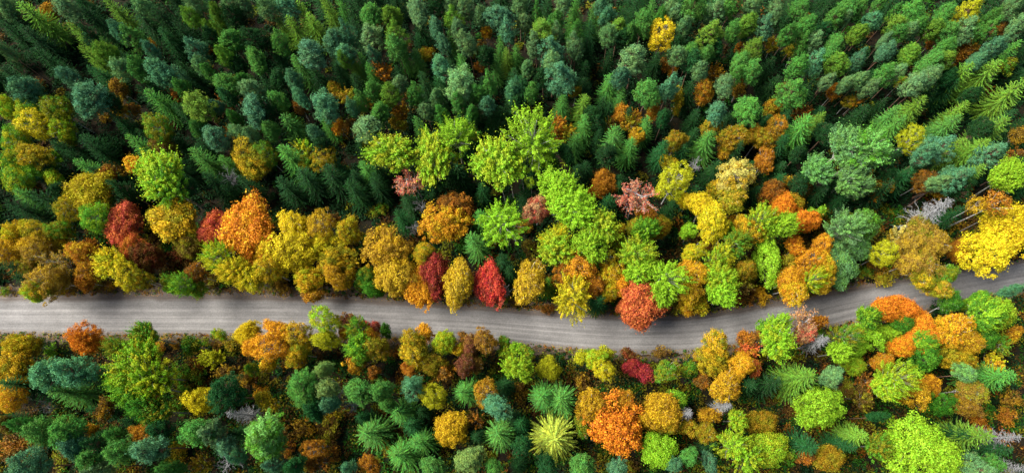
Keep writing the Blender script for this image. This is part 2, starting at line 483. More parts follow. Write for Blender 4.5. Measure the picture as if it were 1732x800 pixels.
DATA = """
@0 0
S 165 45 200 yg #tall spruce with a yellow-lit flank|yellow-lit tall spruce
S 470 170 130 yg
S 715 0 130 yg
S 70 90 190 dk
B 335 85 105 go #mustard birch standing alone among dark spruces|mustard birch
P 430 55 150 gg
S 560 60 170 dk
P 30 35 130 gg
P 25 335 80 gg
S 20 180 150 dk
S 160 200 180 dk
S 900 70 180 dk
S 1050 60 180 dk
P 785 205 130 bg
P 895 245 150 gr
P 975 40 120 gg
P 1000 330 110 bg
B 1015 295 60 or
U 1090 260 60 br
P 690 340 160 yg
P 790 450 150 gg
S 690 260 90 gr
S 555 330 120 yg
P 925 450 150 gr
P 1070 490 200 bg
P 450 520 130 bg
P 620 640 250 bg #broad blue-green pine whose grey twigs show in its crown|broad grey-twigged pine
P 140 610 190 bg
B 360 715 200 ol
B 800 730 120 go
B 800 590 110 br
B 690 760 110 br
B 900 740 80 br
S 1010 620 170 gr
B 20 700 150 lo
B 180 760 170 gn lo
U 270 560 80 br
S 240 340 150 dk
S 20 470 140 dk
@1 0
P 110 110 110 yg
P 290 90 110 yg
P 370 50 130 gg
P 240 170 100 yg
P 420 110 130 dk
P 170 300 140 bg
P 190 430 110 gg
P 400 250 170 gr
P 345 210 80 yg
P 350 370 120 yg
P 550 390 170 gr
P 570 240 160 dk
P 270 250 120 dk
P 640 50 120 gg
P 780 40 140 bg
P 150 30 120 gg
S 230 30 80 gr
S 720 130 110 yg
S 785 130 140 yg
S 850 40 140 yg
S 930 110 150 yg
S 1030 0 120 yg
P 740 280 120 gr
P 960 350 190 bg
P 1110 250 160 bg
S 1135 0 100 gr
P 800 530 130 bg
S 850 395 150 gr
S 690 420 100 dk
S 940 450 150 dk
P 350 550 180 gr
P 250 480 100 gr
P 490 520 100 gr
P 540 590 140 gg
P 550 720 190 bg
P 720 670 130 gr
P 870 640 130 bg
B 860 720 110 br
P 1030 710 190 bg
B 370 710 90 br
P 160 700 200 yg
P 300 710 100 bg
P 50 580 110 gr
B 40 640 80 br
B 1120 590 100 go #golden birch topping a dark gap in the conifers|golden birch in the conifers
S 750 730 110 yg
P 650 740 110 dk
P 420 790 90 gr
P 1150 410 80 yg
P 480 30 120 gg
S 30 150 130 dk
S 60 420 130 dk
S 20 460 130 bg
@2 0
P 200 80 160 gr
P 200 210 170 gg
P 340 100 140 yg
P 500 60 170 gg
P 340 240 150 yg
P 370 320 150 gr
S 500 120 130 dk
P 620 170 130 bg
P 745 120 120 yg
P 780 190 120 gg
P 935 90 110 gg
P 1080 90 180 bg
P 1115 210 120 bg
B 978 225 80 or #small round orange birch high in the conifer wood|small round orange birch
U 950 290 60 br
P 850 280 130 gg
B 890 340 70 br
P 690 280 110 bg
S 735 245 110 gr
B 585 350 95 go #upright golden birch wedged between two pines|wedged golden birch
P 660 420 140 bg
P 225 365 85 bg
S 400 330 110 gr
S 490 350 110 gr
B 285 480 120 or #orange birch with a flat spreading top among spruces|flat-topped orange birch
S 60 380 130 yg
S 125 380 110 gr
S 170 440 110 gr
P 30 240 110 bg
P 40 350 130 bg
B 30 630 110 go
P 200 610 140 gr
P 120 670 100 gr
P 310 650 130 yg
P 380 560 120 gg
P 240 750 150 gr
B 190 700 60 br
B 430 640 70 br
B 400 770 110 or
S 540 495 130 dk
P 500 640 110 gr
P 565 750 110 gg
P 680 770 110 gr
P 770 560 220 gg
S 800 380 120 gr
P 800 700 110 gr
P 880 750 110 gr
P 900 620 110 gr
P 1000 590 120 gr
P 1000 700 110 bg
P 1135 600 120 bg
B 940 440 75 br
S 1065 270 100 gr
S 1030 390 100 gr
S 1120 350 110 yg
P 650 650 100 gg
S 30 20 150 dk
P 640 20 120 dk
P 730 30 120 gg
P 850 30 110 gg
S 1135 690 90 dk
P 50 740 90 bg
@3 0
P 75 130 110 gg
P 40 20 120 gg
S 230 0 130 dk
P 330 20 110 gg
S 420 0 130 gr
P 160 90 80 gr
P 185 200 170 yg
P 295 130 120 gr
P 300 230 100 gg
P 165 300 130 gg
P 410 220 130 gr
P 430 290 120 gg
P 280 340 170 bg
P 270 430 130 gg
P 360 520 210 bg
B 420 610 80 ol
P 105 450 100 gg
P 125 620 100 gr
P 20 600 90 bg
S 515 280 130 dk
S 490 430 90 dk
P 720 160 130 yg
P 650 230 130 gg
P 660 90 110 bg
P 610 40 100 bg
P 870 160 140 gr
P 810 210 110 gr
P 830 370 190 gg
P 990 100 90 gr
B 1010 230 180 yl #lone bright yellow birch among green pines|lone bright yellow birch
P 1110 90 120 gg
P 1130 360 110 gg
P 1060 30 130 gg
B 1050 420 90 br
P 740 510 130 bg
P 900 600 190 gr
P 1050 590 150 bg
B 1120 640 110 ol
B 1090 490 60 go
S 660 510 160 gr
S 740 610 110 gr
S 330 650 140 gr
S 480 650 170 yg
B 710 760 110 or
B 820 780 80 go
B 955 760 90 go
B 1100 740 60 ol
S 650 350 110 dk
S 20 300 80 gr
S 850 0 160 dk
S 950 30 130 gr
S 560 60 120 gr
@4 0
P 60 40 160 gr
P 210 50 150 gg
P 330 20 120 gr
P 30 150 110 gg
P 490 30 120 gg
P 210 190 170 yg
P 320 210 110 gr
P 450 150 150 yg
P 555 190 130 bg
P 40 350 120 gr
P 160 360 130 gr
P 130 470 120 gg
B 625 280 100 go #mustard birch crowded by pale pines|crowded mustard birch
P 700 220 120 gr
P 780 60 130 gr
P 840 150 130 gr
P 640 60 110 gg
P 820 290 100 gr
P 910 270 110 gg
B 760 350 90 ol
B 385 310 70 or
P 470 350 120 yg
P 380 390 140 gr
P 450 470 140 gr
B 210 485 110 or
B 160 600 140 or #bright orange birch leaning out of the conifer wood|orange birch in the conifer wood
P 290 560 130 gg
B 390 580 120 br
P 360 510 90 gr
P 1040 110 150 gr
P 1110 40 130 gr
P 1110 120 90 gg
P 1030 290 170 gr
P 1060 430 150 yg
P 900 430 130 bg
P 780 460 140 gr
P 770 620 190 gr
B 680 580 60 br
P 990 530 100 gg
B 1020 620 95 or
S 900 520 150 dk
S 630 520 160 dk
P 240 740 150 bg
P 430 720 180 gr
B 620 730 110 go
B 800 770 120 br
B 1120 680 90 ol
S 930 760 130 yg
S 60 560 150 dk
P 1100 540 100 gg
S 1000 0 120 dk
@5 0
P 60 40 110 gr
P 200 20 100 gr
P 150 120 120 bg
P 270 70 80 gr
P 400 50 140 gr
P 300 160 120 yg
P 320 220 100 gr
P 50 210 120 yg
P 450 150 110 gr
P 400 190 100 gg
P 210 330 120 bg
P 210 250 80 gg
P 40 400 90 bg
P 200 510 130 gr
P 120 590 100 gg
B 30 670 90 go
P 380 360 140 yg
P 540 410 200 gr #broad pale green pine made of two merging domes|broad pale double pine
P 640 400 110 yg
P 510 510 160 gg
P 420 570 150 gg
P 560 180 120 yg
P 650 220 130 gr
P 640 310 120 gr
P 620 80 140 gr
P 810 70 150 lo #slanting yellow-green pine at the top of the wood|slanting yellow pine
P 930 100 100 gr
P 890 180 130 gr
P 780 200 150 gg
P 1100 40 130 gg
P 1120 170 120 gg
B 1010 190 90 br
B 800 310 110 br
B 740 350 120 br
P 960 300 150 bg
P 860 390 120 bg
B 540 280 90 br
S 800 440 190 yg
S 985 440 220 yg #great yellow-green spruce leaning away with drooping boughs|great yellow-green spruce
S 1150 580 230 yg
S 460 665 190 yg
S 770 710 150 yg
S 1120 290 150 gr
B 1060 430 130 ol
P 320 470 110 gg
S 560 600 150 dk
S 300 730 150 gr
P 50 520 110 gg
S 980 0 180 dk
T 330 560 60 ol
@0 1
B 230 40 200 lo
B 380 60 160 lo
B 70 150 190 gn lo
B 60 280 180 gn lo
B 180 230 200 ol
B 90 400 200 gn lo
B 200 350 150 gn
A 340 260 130 gn
B 450 130 90 ol
S 530 290 150 gr
B 340 410 120 lo
B 230 480 90 br
S 110 500 180 gr
S 250 520 190 dk
S 60 560 180 dk
M 560 480 300 ym #round mustard-yellow maple behind a small green tree|round mustard maple
B 700 370 120 br
B 690 560 130 gn
B 630 660 190 gn
B 450 620 150 ym
A 1010 380 330 lm yg2 #bright lime aspen with a small amber tree at its flank|amber-flanked aspen
B 895 320 120 oy
A 1120 440 230 gn
M 800 690 235x330 sr #salmon-red maple between a golden tree and a lime tree|salmon-red maple
M 1150 690 340 gd
B 60 760 180 gd
B 230 770 170 ol
B 390 750 150 ol
S 870 130 150 gr
B 1060 60 190 ol
B 1090 190 140 br
U 800 350 110 br
U 760 180 140 dk
S 720 430 130 dk
S 560 150 150 dk
@1 1
P 160 60 120 gr
P 290 110 180 bg
B 400 80 90 or
P 450 90 130 gg
P 550 100 110 gg
P 660 90 130 gr
P 600 10 90 bg
S 770 0 190 gr
P 970 80 110 bg
S 1030 0 110 gr
B 1145 50 80 or
S 140 220 180 gr
S 330 265 130 gr
M 510 300 250 ol gd
B 640 240 160 gn
S 760 220 200 gr
B 870 220 130 lo
B 1050 260 150 ol
B 900 310 110 ol
S 1040 350 200 dk
S 870 370 200 dk
S 740 430 180 dk
D 390 400 130 gy #small silver dead tree in the dark spruces|small silver dead tree
M 470 740 350x450 ob #tall bright orange maple beside a salmon one|tall orange maple
M 285 720 220 so
B 810 700 200 yl
B 1000 740 180 gd
B 1100 690 100 br
S 230 400 180 dk
S 470 420 150 dk
@2 1
P 170 60 200 gg
B 390 30 100 go
S 100 140 110 dk
B 200 130 110 ol
S 135 300 130 gr
A 350 190 330x300 lm #broad lime aspen whose lower side opens on grey twigs|broad lime aspen
A 595 240 240x430 lm
A 760 120 240x230 lm
T 1080 400 90 lm
T 1140 370 90 lm
T 730 270 70 gn
A 860 130 130 gn
W 470 390 250 pk
A 1060 240 300x430 lm
B 30 50 90 br
S 510 20 110 gr
S 760 330 200 dk
S 40 430 170 dk
M 780 590 230 oo #russet-orange maple on top of an olive tree|russet maple
M 700 720 280 oy
S 930 650 150 gr
A 1110 720 250 lm #small round lime aspen beside a young spruce|small round lime aspen
S 380 640 140 dg
D 530 600 100 gy
D 480 730 90 gy
U 270 620 100 ol
B 40 750 160 gd
B 270 780 120 gd
U 960 520 90 br
U 1030 510 60 br
S 210 420 150 dk
@3 1
A 120 150 290x330 lm #tall lime aspen grove crown over white trunks|tall lime aspen over white trunks
A 230 270 130 gn
T 70 350 80 lm
T 125 420 70 lm
A 270 470 270x260 lm
A 400 610 310x280 lm #largest lime-green aspen of the middle grove|largest lime aspen
A 600 690 240x300 lm
B 160 600 190 pk
A 280 780 200 yg2
B 300 60 130 or
B 400 90 110 ol
S 420 110 150 gr
S 490 0 150 gr
S 700 80 200 gr
S 800 150 160 gr
S 920 0 130 gr
B 650 40 90 br
B 820 40 120 go
B 860 130 110 go
B 1110 130 140 go #golden birch standing clear of the road belt trees|clear-standing golden birch
M 620 440 170 oo #deep orange maple against the dark conifer edge|deep orange maple
S 660 540 160 dg
S 450 330 160 dk
B 1050 290 110 ol
B 1080 440 230 lo
W 840 530 280 pk #pinkish-brown tree with bare twigs through its crown|pinkish twiggy tree
B 930 640 160 or
M 1000 730 170 go
A 910 740 170 gn
B 830 720 150 ol
S 1090 590 130 dk
S 1030 160 150 dg
U 70 740 110 br
B 740 770 100 ol
B 540 500 80 or
@4 1
B 200 60 140 ol
B 330 110 190 go
B 270 230 90 go
S 190 120 190 gr
S 380 190 130 dk
B 530 110 160 go
B 630 60 140 go
B 570 270 150 or
D 90 320 110 gy
B 350 380 240 cr #cream-yellow birch glowing above an olive one|cream-yellow birch
B 360 500 230 ol
U 580 390 110 gn
B 210 460 100 ol
B 40 550 110 yl
B 150 590 190 yl
B 240 680 230 yl
S 840 20 220 gr
S 700 140 160 dg
A 1090 180 270 gb #large blue-green aspen in front of leaning spruces|large blue-green aspen
A 900 330 220 gb
A 1120 400 200 gb
M 620 480 190 oo
B 730 430 90 go
B 850 480 120 br
B 770 540 110 go
M 690 570 190 ob
M 820 690 190 ob #orange maple draped behind a pale lime aspen|orange maple behind the lime aspen
M 890 640 130 gn
A 530 690 170 lm
A 670 700 190 lm
B 440 740 180 ol
A 50 770 110 lm
A 290 780 120 lm
B 350 690 110 or
A 1100 740 230 gb
U 960 600 90 br
S 960 480 140 dk
S 80 480 130 dg
@5 1
A 80 200 290 gb
A 40 340 180 gb
A 40 450 150 gb
M 190 430 150 or
B 150 510 90 or
B 400 120 150 lo
S 340 0 170 gr
P 560 190 190 bg
P 490 240 130 bg
S 700 0 210 gr
S 1050 20 210 yg
S 890 150 220 yg
S 740 150 150 yg
P 960 220 180 bg
S 880 320 170 yg
P 680 360 180 bg
P 620 440 150 gg
B 500 400 150 br
B 560 450 130 go
S 400 350 190 dg
S 250 450 170 dk
S 830 380 160 dg
E 640 570 220 gy #big grey dead spruce lying slanted behind brown trees|big grey dead spruce
T 1000 545 150 or
T 870 560 110 go
T 980 640 60 ol
A 1060 400 220 lm
B 1130 110 110 br
B 1110 230 100 br
M 90 710 240 gb
M 1080 740 330 yl #wide glowing yellow maple at the bend's far verge|wide glowing yellow maple
B 300 790 130 cr
M 480 760 240 bg2
S 750 620 130 dg
@0 2
B 30 80 180 gd
B 200 50 200 gd
B 250 120 170 bg2
B 180 200 150 bg2
B 390 50 120 ol
W 380 170 170 bg2
B 300 280 200 bg2
B 230 390 170 lo #straggly green-tipped tree reaching onto the road edge|straggly green-tipped tree
B 370 320 140 bg2
B 540 80 180 or
B 610 60 110 or
B 570 220 140 or
B 580 310 110 or
U 660 320 100 br
U 450 330 110 br
A 735 150 210 yl #lemon-yellow leaning aspen with a white trunk showing|lemon-yellow leaning aspen
B 850 260 190 lo
B 930 290 150 ol
M 870 60 190 so
M 980 110 200 dr
U 990 240 70 dr
A 1110 300 100 gn
B 1140 350 70 gn
S 50 190 170 dk
S 100 280 160 dk
U 20 370 60 ol
U 740 340 60 or
M 540 710 190 ob #orange maple alone on the near verge by the big green oak|orange maple on the near verge
B 620 730 110 or
U 710 710 80 or
M 90 750 190 gd
B 210 740 110 ol
A 950 670 190 gn
A 1000 640 100 gn
A 780 740 150 gn
U 300 740 90 dk
U 350 780 90 gn
U 1090 750 90 or
@1 2
A 310 120 170 lo #yellow-green aspen pair beneath the tall orange maple|yellow-green aspen below the tall orange maple
A 400 210 190 lo
B 510 290 190 lo
B 620 90 150 gd
B 660 210 180 gd
B 590 170 120 gd
M 820 130 310 yl #big rounded bright yellow maple near the verge|big bright yellow maple
M 1000 60 200 yl
M 930 270 200 gd
M 1080 150 210 gd
B 1090 240 170 gd
B 930 400 120 go
U 760 340 120 br
U 700 330 80 br
B 160 230 160 br
A 60 310 150 gn
A 170 370 130 gn
U 270 310 120 br
M 100 60 200 br
U 30 150 130 dr
B 1130 330 100 gd
U 30 730 60 or
A 120 720 130 dg2
U 220 720 80 ol
U 320 730 90 br
B 340 660 80 lo
M 510 660 160 yl
B 540 760 140 oy
B 700 640 190 oy
B 690 740 200 oy
B 850 680 170 gd
B 860 770 180 gd
U 410 720 110 ol
B 1030 570 170 lo #airy lime tree poking over the road's near edge|airy lime tree
B 1040 680 150 lo
B 1130 560 70 ol
B 1150 660 80 or
@2 2
B 40 150 130 gd
B 40 270 130 gd
M 300 100 270 kh #big khaki-gold tree behind the dark green round one|big khaki tree
M 340 230 270 kh
M 370 330 170 kh
M 150 260 150 dg2
M 200 350 140 dg2
B 560 90 160 gd
M 500 350 195x290 oy #bright amber tree jutting over the road|bright amber tree
M 640 250 215x330 cr2 #dull crimson maple between amber and khaki trees|dull crimson maple
B 795 300 215x330 kh
M 980 325 205x310 sc #scarlet maple at the road edge|scarlet maple
S 900 0 190 gr
S 1080 150 150 dk
D 1110 370 90 gy
U 1120 410 70 ol
S 1130 220 100 dk
B 40 560 110 rp
B 20 640 70 or
A 100 640 150 gn
A 80 740 180 gn
B 150 610 100 sr
B 220 620 80 sr
B 190 690 140 or
A 300 630 80 dg2
B 230 740 160 ol
B 540 640 120 oy
B 490 710 180 gd
B 480 780 180 gd
M 670 720 180 lo #neat lime-yellow ball-shaped tree on the near verge|lime-yellow ball tree
B 780 760 90 gd
B 830 680 90 br
B 850 740 140 rp
B 960 700 170 bo
A 1090 720 90 gn
A 1130 770 90 lm
U 370 770 90 br
@3 2
A 290 60 250 yg2
A 550 50 250 lm
B 740 50 130 lo
A 870 100 230 lm
A 870 220 210 lm #spiky lime aspen just above the rust maple|spiky lime aspen
A 1050 260 210 lm
A 1060 390 190 lm
B 125 290 215x320 kh
S 240 300 130 dg2
B 460 210 240 oy
B 370 260 150 or
A 400 420 225x290 lo #yellow-lime tree dipping onto the road|dipping yellow-lime tree
B 560 320 170 or
B 660 180 150 gd
B 680 250 170 gd
B 740 320 160 oy
B 640 390 140 gd
S 590 420 160 dg
U 580 480 140 br
M 870 385 220 ru
M 865 485 320x330 ru #huge rust-red maple overhanging the road|huge rust maple
M 780 480 150 ru
B 1130 470 90 ol
U 100 60 110 br
U 180 130 100 br
U 30 440 90 br
U 230 490 80 br
A 20 750 100 lm
A 90 780 100 gn
A 630 780 110 lo
U 500 790 80 ol
B 790 790 100 dr
U 1000 790 100 br
@4 2
B 90 90 150 lo
B 50 260 200 gd
B 60 380 180 gd
B 20 480 100 gd
A 290 120 150 yg2
A 230 170 140 lm
A 270 260 210 yg2 #yellow-tipped green aspen above the road verge|yellow-tipped aspen
A 240 370 200 lm
B 180 60 90 br
A 350 30 190 gn
B 430 200 150 go
M 600 150 200x330 lm #tall green aspen column of stacked domes|stacked green aspen
B 780 60 130 ob
B 950 60 140 oy
B 960 200 190 gd
B 860 170 160 oy
B 730 270 200 oy
B 740 370 190 gd
A 870 290 140 lo
B 730 180 120 ol
B 970 310 140 gd
M 1085 140 225x340 gb #rounded sea-green aspen beside the far verge|rounded sea-green aspen
B 1070 320 90 gb
B 340 420 90 oo
B 430 330 130 br
U 540 400 120 gd
U 420 400 130 br
B 120 450 130 gd
B 420 680 100 oo
B 480 700 110 oo
B 440 750 120 so
B 240 740 190 gd
A 540 640 110 gn
A 640 600 150 lm
W 790 590 220 pk #salmon-pink tree with grey twigs beside the near verge|salmon-pink twiggy tree
B 830 660 150 pk
A 680 710 250 lm
B 910 560 100 or
U 900 630 100 gn
E 970 690 150 gy #silvery dead spruce top poking between lime aspens|silvery dead spruce
A 1090 680 150 gn
A 1080 760 170 lm
@5 2
M 30 90 180 gb
B 210 110 160 lo
B 420 40 180 bg2
B 560 60 200 bg2 #large brown-gold tree below the grey dead spruce|large brown-gold tree
B 400 170 190 bg2
B 520 190 200 bg2
B 500 300 180 ol
B 620 260 180 ol
B 620 350 150 ol #dull olive tree stretching over the road bend|olive tree over the road bend
M 740 100 150 oo
M 980 90 300 yl
B 880 110 120 lo
U 230 270 130 ol
U 80 250 90 ol
U 170 210 110 br
U 320 190 90 br
M 235 470 225x180 ob
M 380 470 230x190 ob #flame-orange maple curving round a green one|flame-orange maple
M 480 590 180x220 ob
M 430 680 190 ob
M 340 735 190x150 ob
M 350 590 170 dg2
A 140 550 160 gn
M 100 660 200 lm
M 230 650 150 lm
M 50 740 150 lm
M 1000 520 250 lm #broad lime maple on the near side of the bend|broad lime maple
M 870 440 150 gn
A 900 530 230 gn
B 670 430 150 dg2
B 700 620 240 gd
B 790 700 200 gd
B 640 600 150 ol
A 480 710 150 gn
P 1090 350 100 bg
B 1110 650 100 or
M 900 680 200 dg2
B 1000 720 130 gn
U 570 500 100 dk
A 600 750 130 gn
@0 3
M 80 80 240 gd
M 60 180 170 gd
B 60 300 170 gd
P 290 110 200 bg
P 440 110 240 bg #wide dusky pine left of the green oak|wide dusky pine
S 60 190 220 dg
S 340 240 220 gr
S 550 140 170 dk
D 285 345 90 gy
P 130 480 110 gr
P 270 520 200 gr
P 400 520 230 gr #broad soft green pine below a fallen-looking dead stem|broad soft green pine
P 470 600 170 bg
P 200 760 220 bg
P 590 710 170 gr
P 670 760 130 gg
A 880 60 330 gk #great grass-green oak filling the near verge|great green oak
A 1000 130 230 gk
A 860 230 220 gk
A 1010 230 210 gk
A 780 150 170 gk
A 920 350 200 dg2
A 1050 380 200 dg2
B 700 340 130 br
B 600 510 90 or
P 770 540 120 gr
B 940 530 170 or
P 800 650 180 gr
P 980 640 200 bg
B 870 600 90 or
P 1120 760 110 gr
U 130 600 200 br
U 230 640 150 br
U 60 650 200 br
U 420 700 160 br
P 650 590 150 dk
B 30 470 100 br
@1 3
M 210 330 190 yl #small lemon-yellow tree alone in the near forest|lemon-yellow tree
P 380 270 230 dg
E 400 400 140 gy
P 170 540 200 gr
P 250 520 170 gg
P 370 640 150 bg
P 450 690 100 bg
P 590 540 250 gb #big smooth egg-shaped pine in the near forest|big egg-shaped pine
P 640 640 200 gb
P 680 750 120 bg
B 370 130 130 br
B 250 30 130 lo
U 170 80 110 br
U 180 150 110 gn
B 480 170 100 br
P 520 90 80 dg2
B 640 70 130 gd
B 830 40 130 gd
P 890 190 180 gr
P 900 300 170 gr
P 950 380 150 dg
S 780 260 130 gr
U 600 250 100 or
B 640 300 130 ol
P 1030 110 120 gp
P 1040 240 150 gp #pale grey-green pine beside a grey dead tree|pale grey-green pine
P 1060 330 140 bg
D 1130 240 160 gy
U 1080 430 130 ol
B 970 620 140 oo
B 980 740 110 oo
U 780 640 100 oo
P 830 740 150 dg
U 860 520 190 br
U 1050 500 180 br
U 720 470 130 br
B 190 760 120 go
D 350 740 150 gy
U 50 640 150 ol
P 10 770 100 gr
U 1100 650 130 br
U 60 120 130 gn
U 60 250 130 gn
U 50 350 120 gn
@2 3
B 60 70 130 or
A 130 30 110 gn
B 230 110 90 oo
B 460 90 110 oo
B 510 30 110 gd
M 600 80 150 ol
M 700 100 130 oo #small russet-red tree tucked under the near verge trees|small russet tree
B 840 60 150 rp
B 900 60 130 bo
A 1120 90 130 lm
P 90 230 200 gr
P 270 240 150 gr
P 290 330 130 gr
P 450 220 170 bg
S 370 380 200 gr
S 440 480 170 dg
S 150 530 260 gr #star-shaped green spruce seen straight from above|green star-shaped spruce
S 500 590 200 gr
S 380 680 260 gr
B 620 280 180 lo
S 820 230 190 gr
B 960 250 170 go
P 1030 330 190 bg
M 740 480 250 go2 #glowing golden maple deep in the near forest|glowing golden maple
B 900 440 110 br
S 1060 540 240 gr
P 870 680 210 gp
P 630 770 190 gr
P 1040 770 130 gr
P 40 770 100 bg
B 180 750 140 oo
U 300 630 100 ol
D 60 330 130 gy
@3 3
A 70 110 180 lm
M 260 100 160 lo
B 620 110 150 lo
M 830 75 140 cm
M 885 130 125 cm #deep crimson maple on the near verge|deep crimson maple
B 560 30 150 lo
B 450 20 90 lo
B 1060 110 170 gn
S 220 260 210 gr
S 330 290 250 gr
S 270 545 330 yp #pale yellow-green spruce like a star seen straight down|pale star spruce
M 680 510 350 ob #large round bright orange maple in the near forest|large round orange maple
B 550 330 220 go
B 760 310 170 go
B 480 500 130 ol
M 1010 380 270 gd
A 1090 290 120 gn
M 980 650 260 lm #round lime-green tree below the golden one|round lime tree
P 460 730 180 gr
P 710 760 140 bg
B 1080 500 150 go
S 40 480 150 dg
P 60 620 150 dg
P 1130 740 100 bg
U 480 210 150 br
U 50 250 120 br
U 820 760 90 br
P 220 760 150 dg
@4 3
M 210 60 190 gd
B 290 210 220 gd
B 400 60 170 gd
B 110 160 110 oo
B 490 90 100 so
B 50 90 110 gn
E 60 390 120 gy #white dead spruce spreading flat beside golden trees|flat white dead spruce
E 300 345 120 gy
B 160 390 120 go
B 150 520 140 go
B 50 520 130 go
S 470 200 170 dk
S 620 200 200 dk
S 850 150 260 yg #spiky light-green spruce beside dark hollows|spiky light-green spruce
P 1030 150 150 gg
M 550 430 200 go
A 380 440 140 lm
M 950 400 300 lm #broad lime dome at the edge of a dark hollow|broad lime dome
A 350 600 200 lm
M 590 650 280 lm
A 440 720 170 lm
P 60 690 140 gr
P 190 700 120 bg
M 1010 710 200 go
B 820 700 110 oo
S 880 600 200 dg
A 700 650 130 gn
U 710 510 110 br
S 1130 600 150 dg
B 1100 250 110 br
@5 3
A 300 130 190 lm
A 230 230 170 lm
B 120 180 130 oo
M 430 230 220 go
M 540 200 150 oy
B 50 280 130 br
M 40 60 140 lm
B 230 40 150 or
M 500 50 200 dg2
M 710 50 200 gd
P 770 120 130 gb
B 810 240 170 bg2
B 800 350 170 bo
B 950 60 130 gd
S 1070 130 240 gr
M 600 360 160 dg2
M 500 610 420 lm #largest lime-yellow dome in the near corner forest|largest lime-yellow dome
A 620 720 240 lm
S 900 550 230 yg
S 100 550 190 yg
A 200 620 170 gn
P 830 740 190 gg
P 920 730 130 gr
E 1100 580 170 gy
E 1140 750 150 gy
U 1090 310 130 bo
U 1060 430 120 oo
U 870 470 130 oo
P 190 420 110 dg
S 1060 640 170 dg
"""

# ------------------------------------------------------------------ setting: road, ground
EDGE = [(-420, 500, 560), (-200, 499, 562), (0, 497, 565), (150, 495, 567), (289, 494, 568), (450, 495, 568), (578, 499, 569), (700, 507, 572), (867, 519, 581),
        (950, 525, 591), (1050, 530, 598), (1156, 531, 598), (1210, 526, 592), (1270, 513, 581), (1360, 500, 566), (1445, 481, 544),
        (1520, 469, 530), (1633, 452, 511), (1732, 437, 487), (1900, 412, 458), (2150, 380, 420)]


def densify(pts, n=260):
    P = np.array(pts, float)
    d = np.r_[0, np.cumsum(np.linalg.norm(np.diff(P, axis=0), axis=1))]
    t = np.linspace(0, d[-1], n)
    out = np.stack([np.interp(t, d, P[:, i]) for i in range(2)], 1)
    for _ in range(14):
        out[1:-1] = out[:-2] * .25 + out[1:-1] * .5 + out[2:] * .25
    return out


up_e = densify([ground_at(x, a).xy[:] for x, a, b in EDGE])
lo_e = densify([ground_at(x, b).xy[:] for x, a, b in EDGE])
# carry the road on past the frame
for arr_i, arr in enumerate((up_e, lo_e)):
    d0 = unit(arr[0] - arr[6]); d1 = unit(arr[-1] - arr[-7])
    ext = np.concatenate([arr[0] + d0 * np.linspace(400, 10, 14)[:, None], arr, arr[-1] + d1 * np.linspace(10, 400, 14)[:, None]])
    if arr_i == 0: up_x = ext
    else: lo_x = ext
mid_x = (up_x + lo_x) / 2


def road_dist(x, y):
    """distance outside the road edge (negative on the road) and the nearest centre index"""
    d = np.hypot(mid_x[:, 0] - x, mid_x[:, 1] - y)
    i = int(np.argmin(d))
    return d[i] - np.linalg.norm(up_x[i] - lo_x[i]) / 2, i


def struct(name, me, kind='structure', label=None):
    o = bpy.data.objects.new(name, me); col.objects.link(o); o['kind'] = kind
    if label: o['label'] = label
    return o


# ground: one sheet to the horizon, finer near the camera
gx = np.unique(np.concatenate([np.linspace(-3000, -160, 12), np.linspace(-160, 160, 161), np.linspace(160, 3000, 12)]))
gy = np.unique(np.concatenate([np.linspace(-3000, -60, 12), np.linspace(-60, 160, 111), np.linspace(160, 3000, 12)]))
GX, GY = np.meshgrid(gx, gy)
rd = np.min(np.hypot(GX[..., None] - mid_x[::3, 0], GY[..., None] - mid_x[::3, 1]), -1)
amp = np.clip((rd - 7) / 8, 0, 1)
GZ = amp * (.25 * np.sin(GX * .21 + 1) * np.cos(GY * .17) + .18 * np.sin(GX * .53 + GY * .41)) - .03 * np.clip(rd - 3.5, 0, 1)
V = np.stack([GX, GY, GZ], -1).reshape(-1, 3)
ny, nx = GX.shape
i = np.arange(ny - 1)[:, None] * nx + np.arange(nx - 1)[None]
F = np.stack([i, i + 1, i + nx + 1, i + nx], -1).reshape(-1, 4)
m, n, l = new_mat('forest floor')
out = n.new('ShaderNodeOutputMaterial'); p = n.new('ShaderNodeBsdfPrincipled'); p.inputs['Roughness'].default_value = 1
p.inputs['Specular IOR Level'].default_value = 0.1
tc = n.new('ShaderNodeTexCoord')
n1 = n.new('ShaderNodeTexNoise'); n1.inputs['Scale'].default_value = .35; n1.inputs['Detail'].default_value = 6
n2 = n.new('ShaderNodeTexNoise'); n2.inputs['Scale'].default_value = 6; n2.inputs['Detail'].default_value = 5
n3 = n.new('ShaderNodeTexVoronoi'); n3.inputs['Scale'].default_value = 3.2
for k in (n1, n2, n3): l.new(tc.outputs['Object'], k.inputs['Vector'])
r1 = n.new('ShaderNodeMapRange'); r1.inputs[1].default_value = .42; r1.inputs[2].default_value = .6; l.new(n1.outputs[0], r1.inputs[0])
c = mix_col(n, l, r1.outputs[0], (.009, .008, .006), (.007, .012, .006))
c = mix_col(n, l, math_node(n, l, 'MULTIPLY', n2.outputs[0], .7), c, (.022, .016, .009))
sc = math_node(n, l, 'LESS_THAN', n3.outputs['Distance'], .22)
sc = math_node(n, l, 'MULTIPLY', sc, math_node(n, l, 'GREATER_THAN', n2.outputs[0], .52))
c = mix_col(n, l, sc, c, (.10, .05, .012))
l.new(c, p.inputs['Base Color'])
bp = n.new('ShaderNodeBump'); bp.inputs['Strength'].default_value = .8; l.new(n2.outputs[0], bp.inputs['Height']); l.new(bp.outputs[0], p.inputs['Normal'])
l.new(p.outputs[0], out.inputs[0])
struct('ground', mesh_from('ground', V, F, None, [m], True))


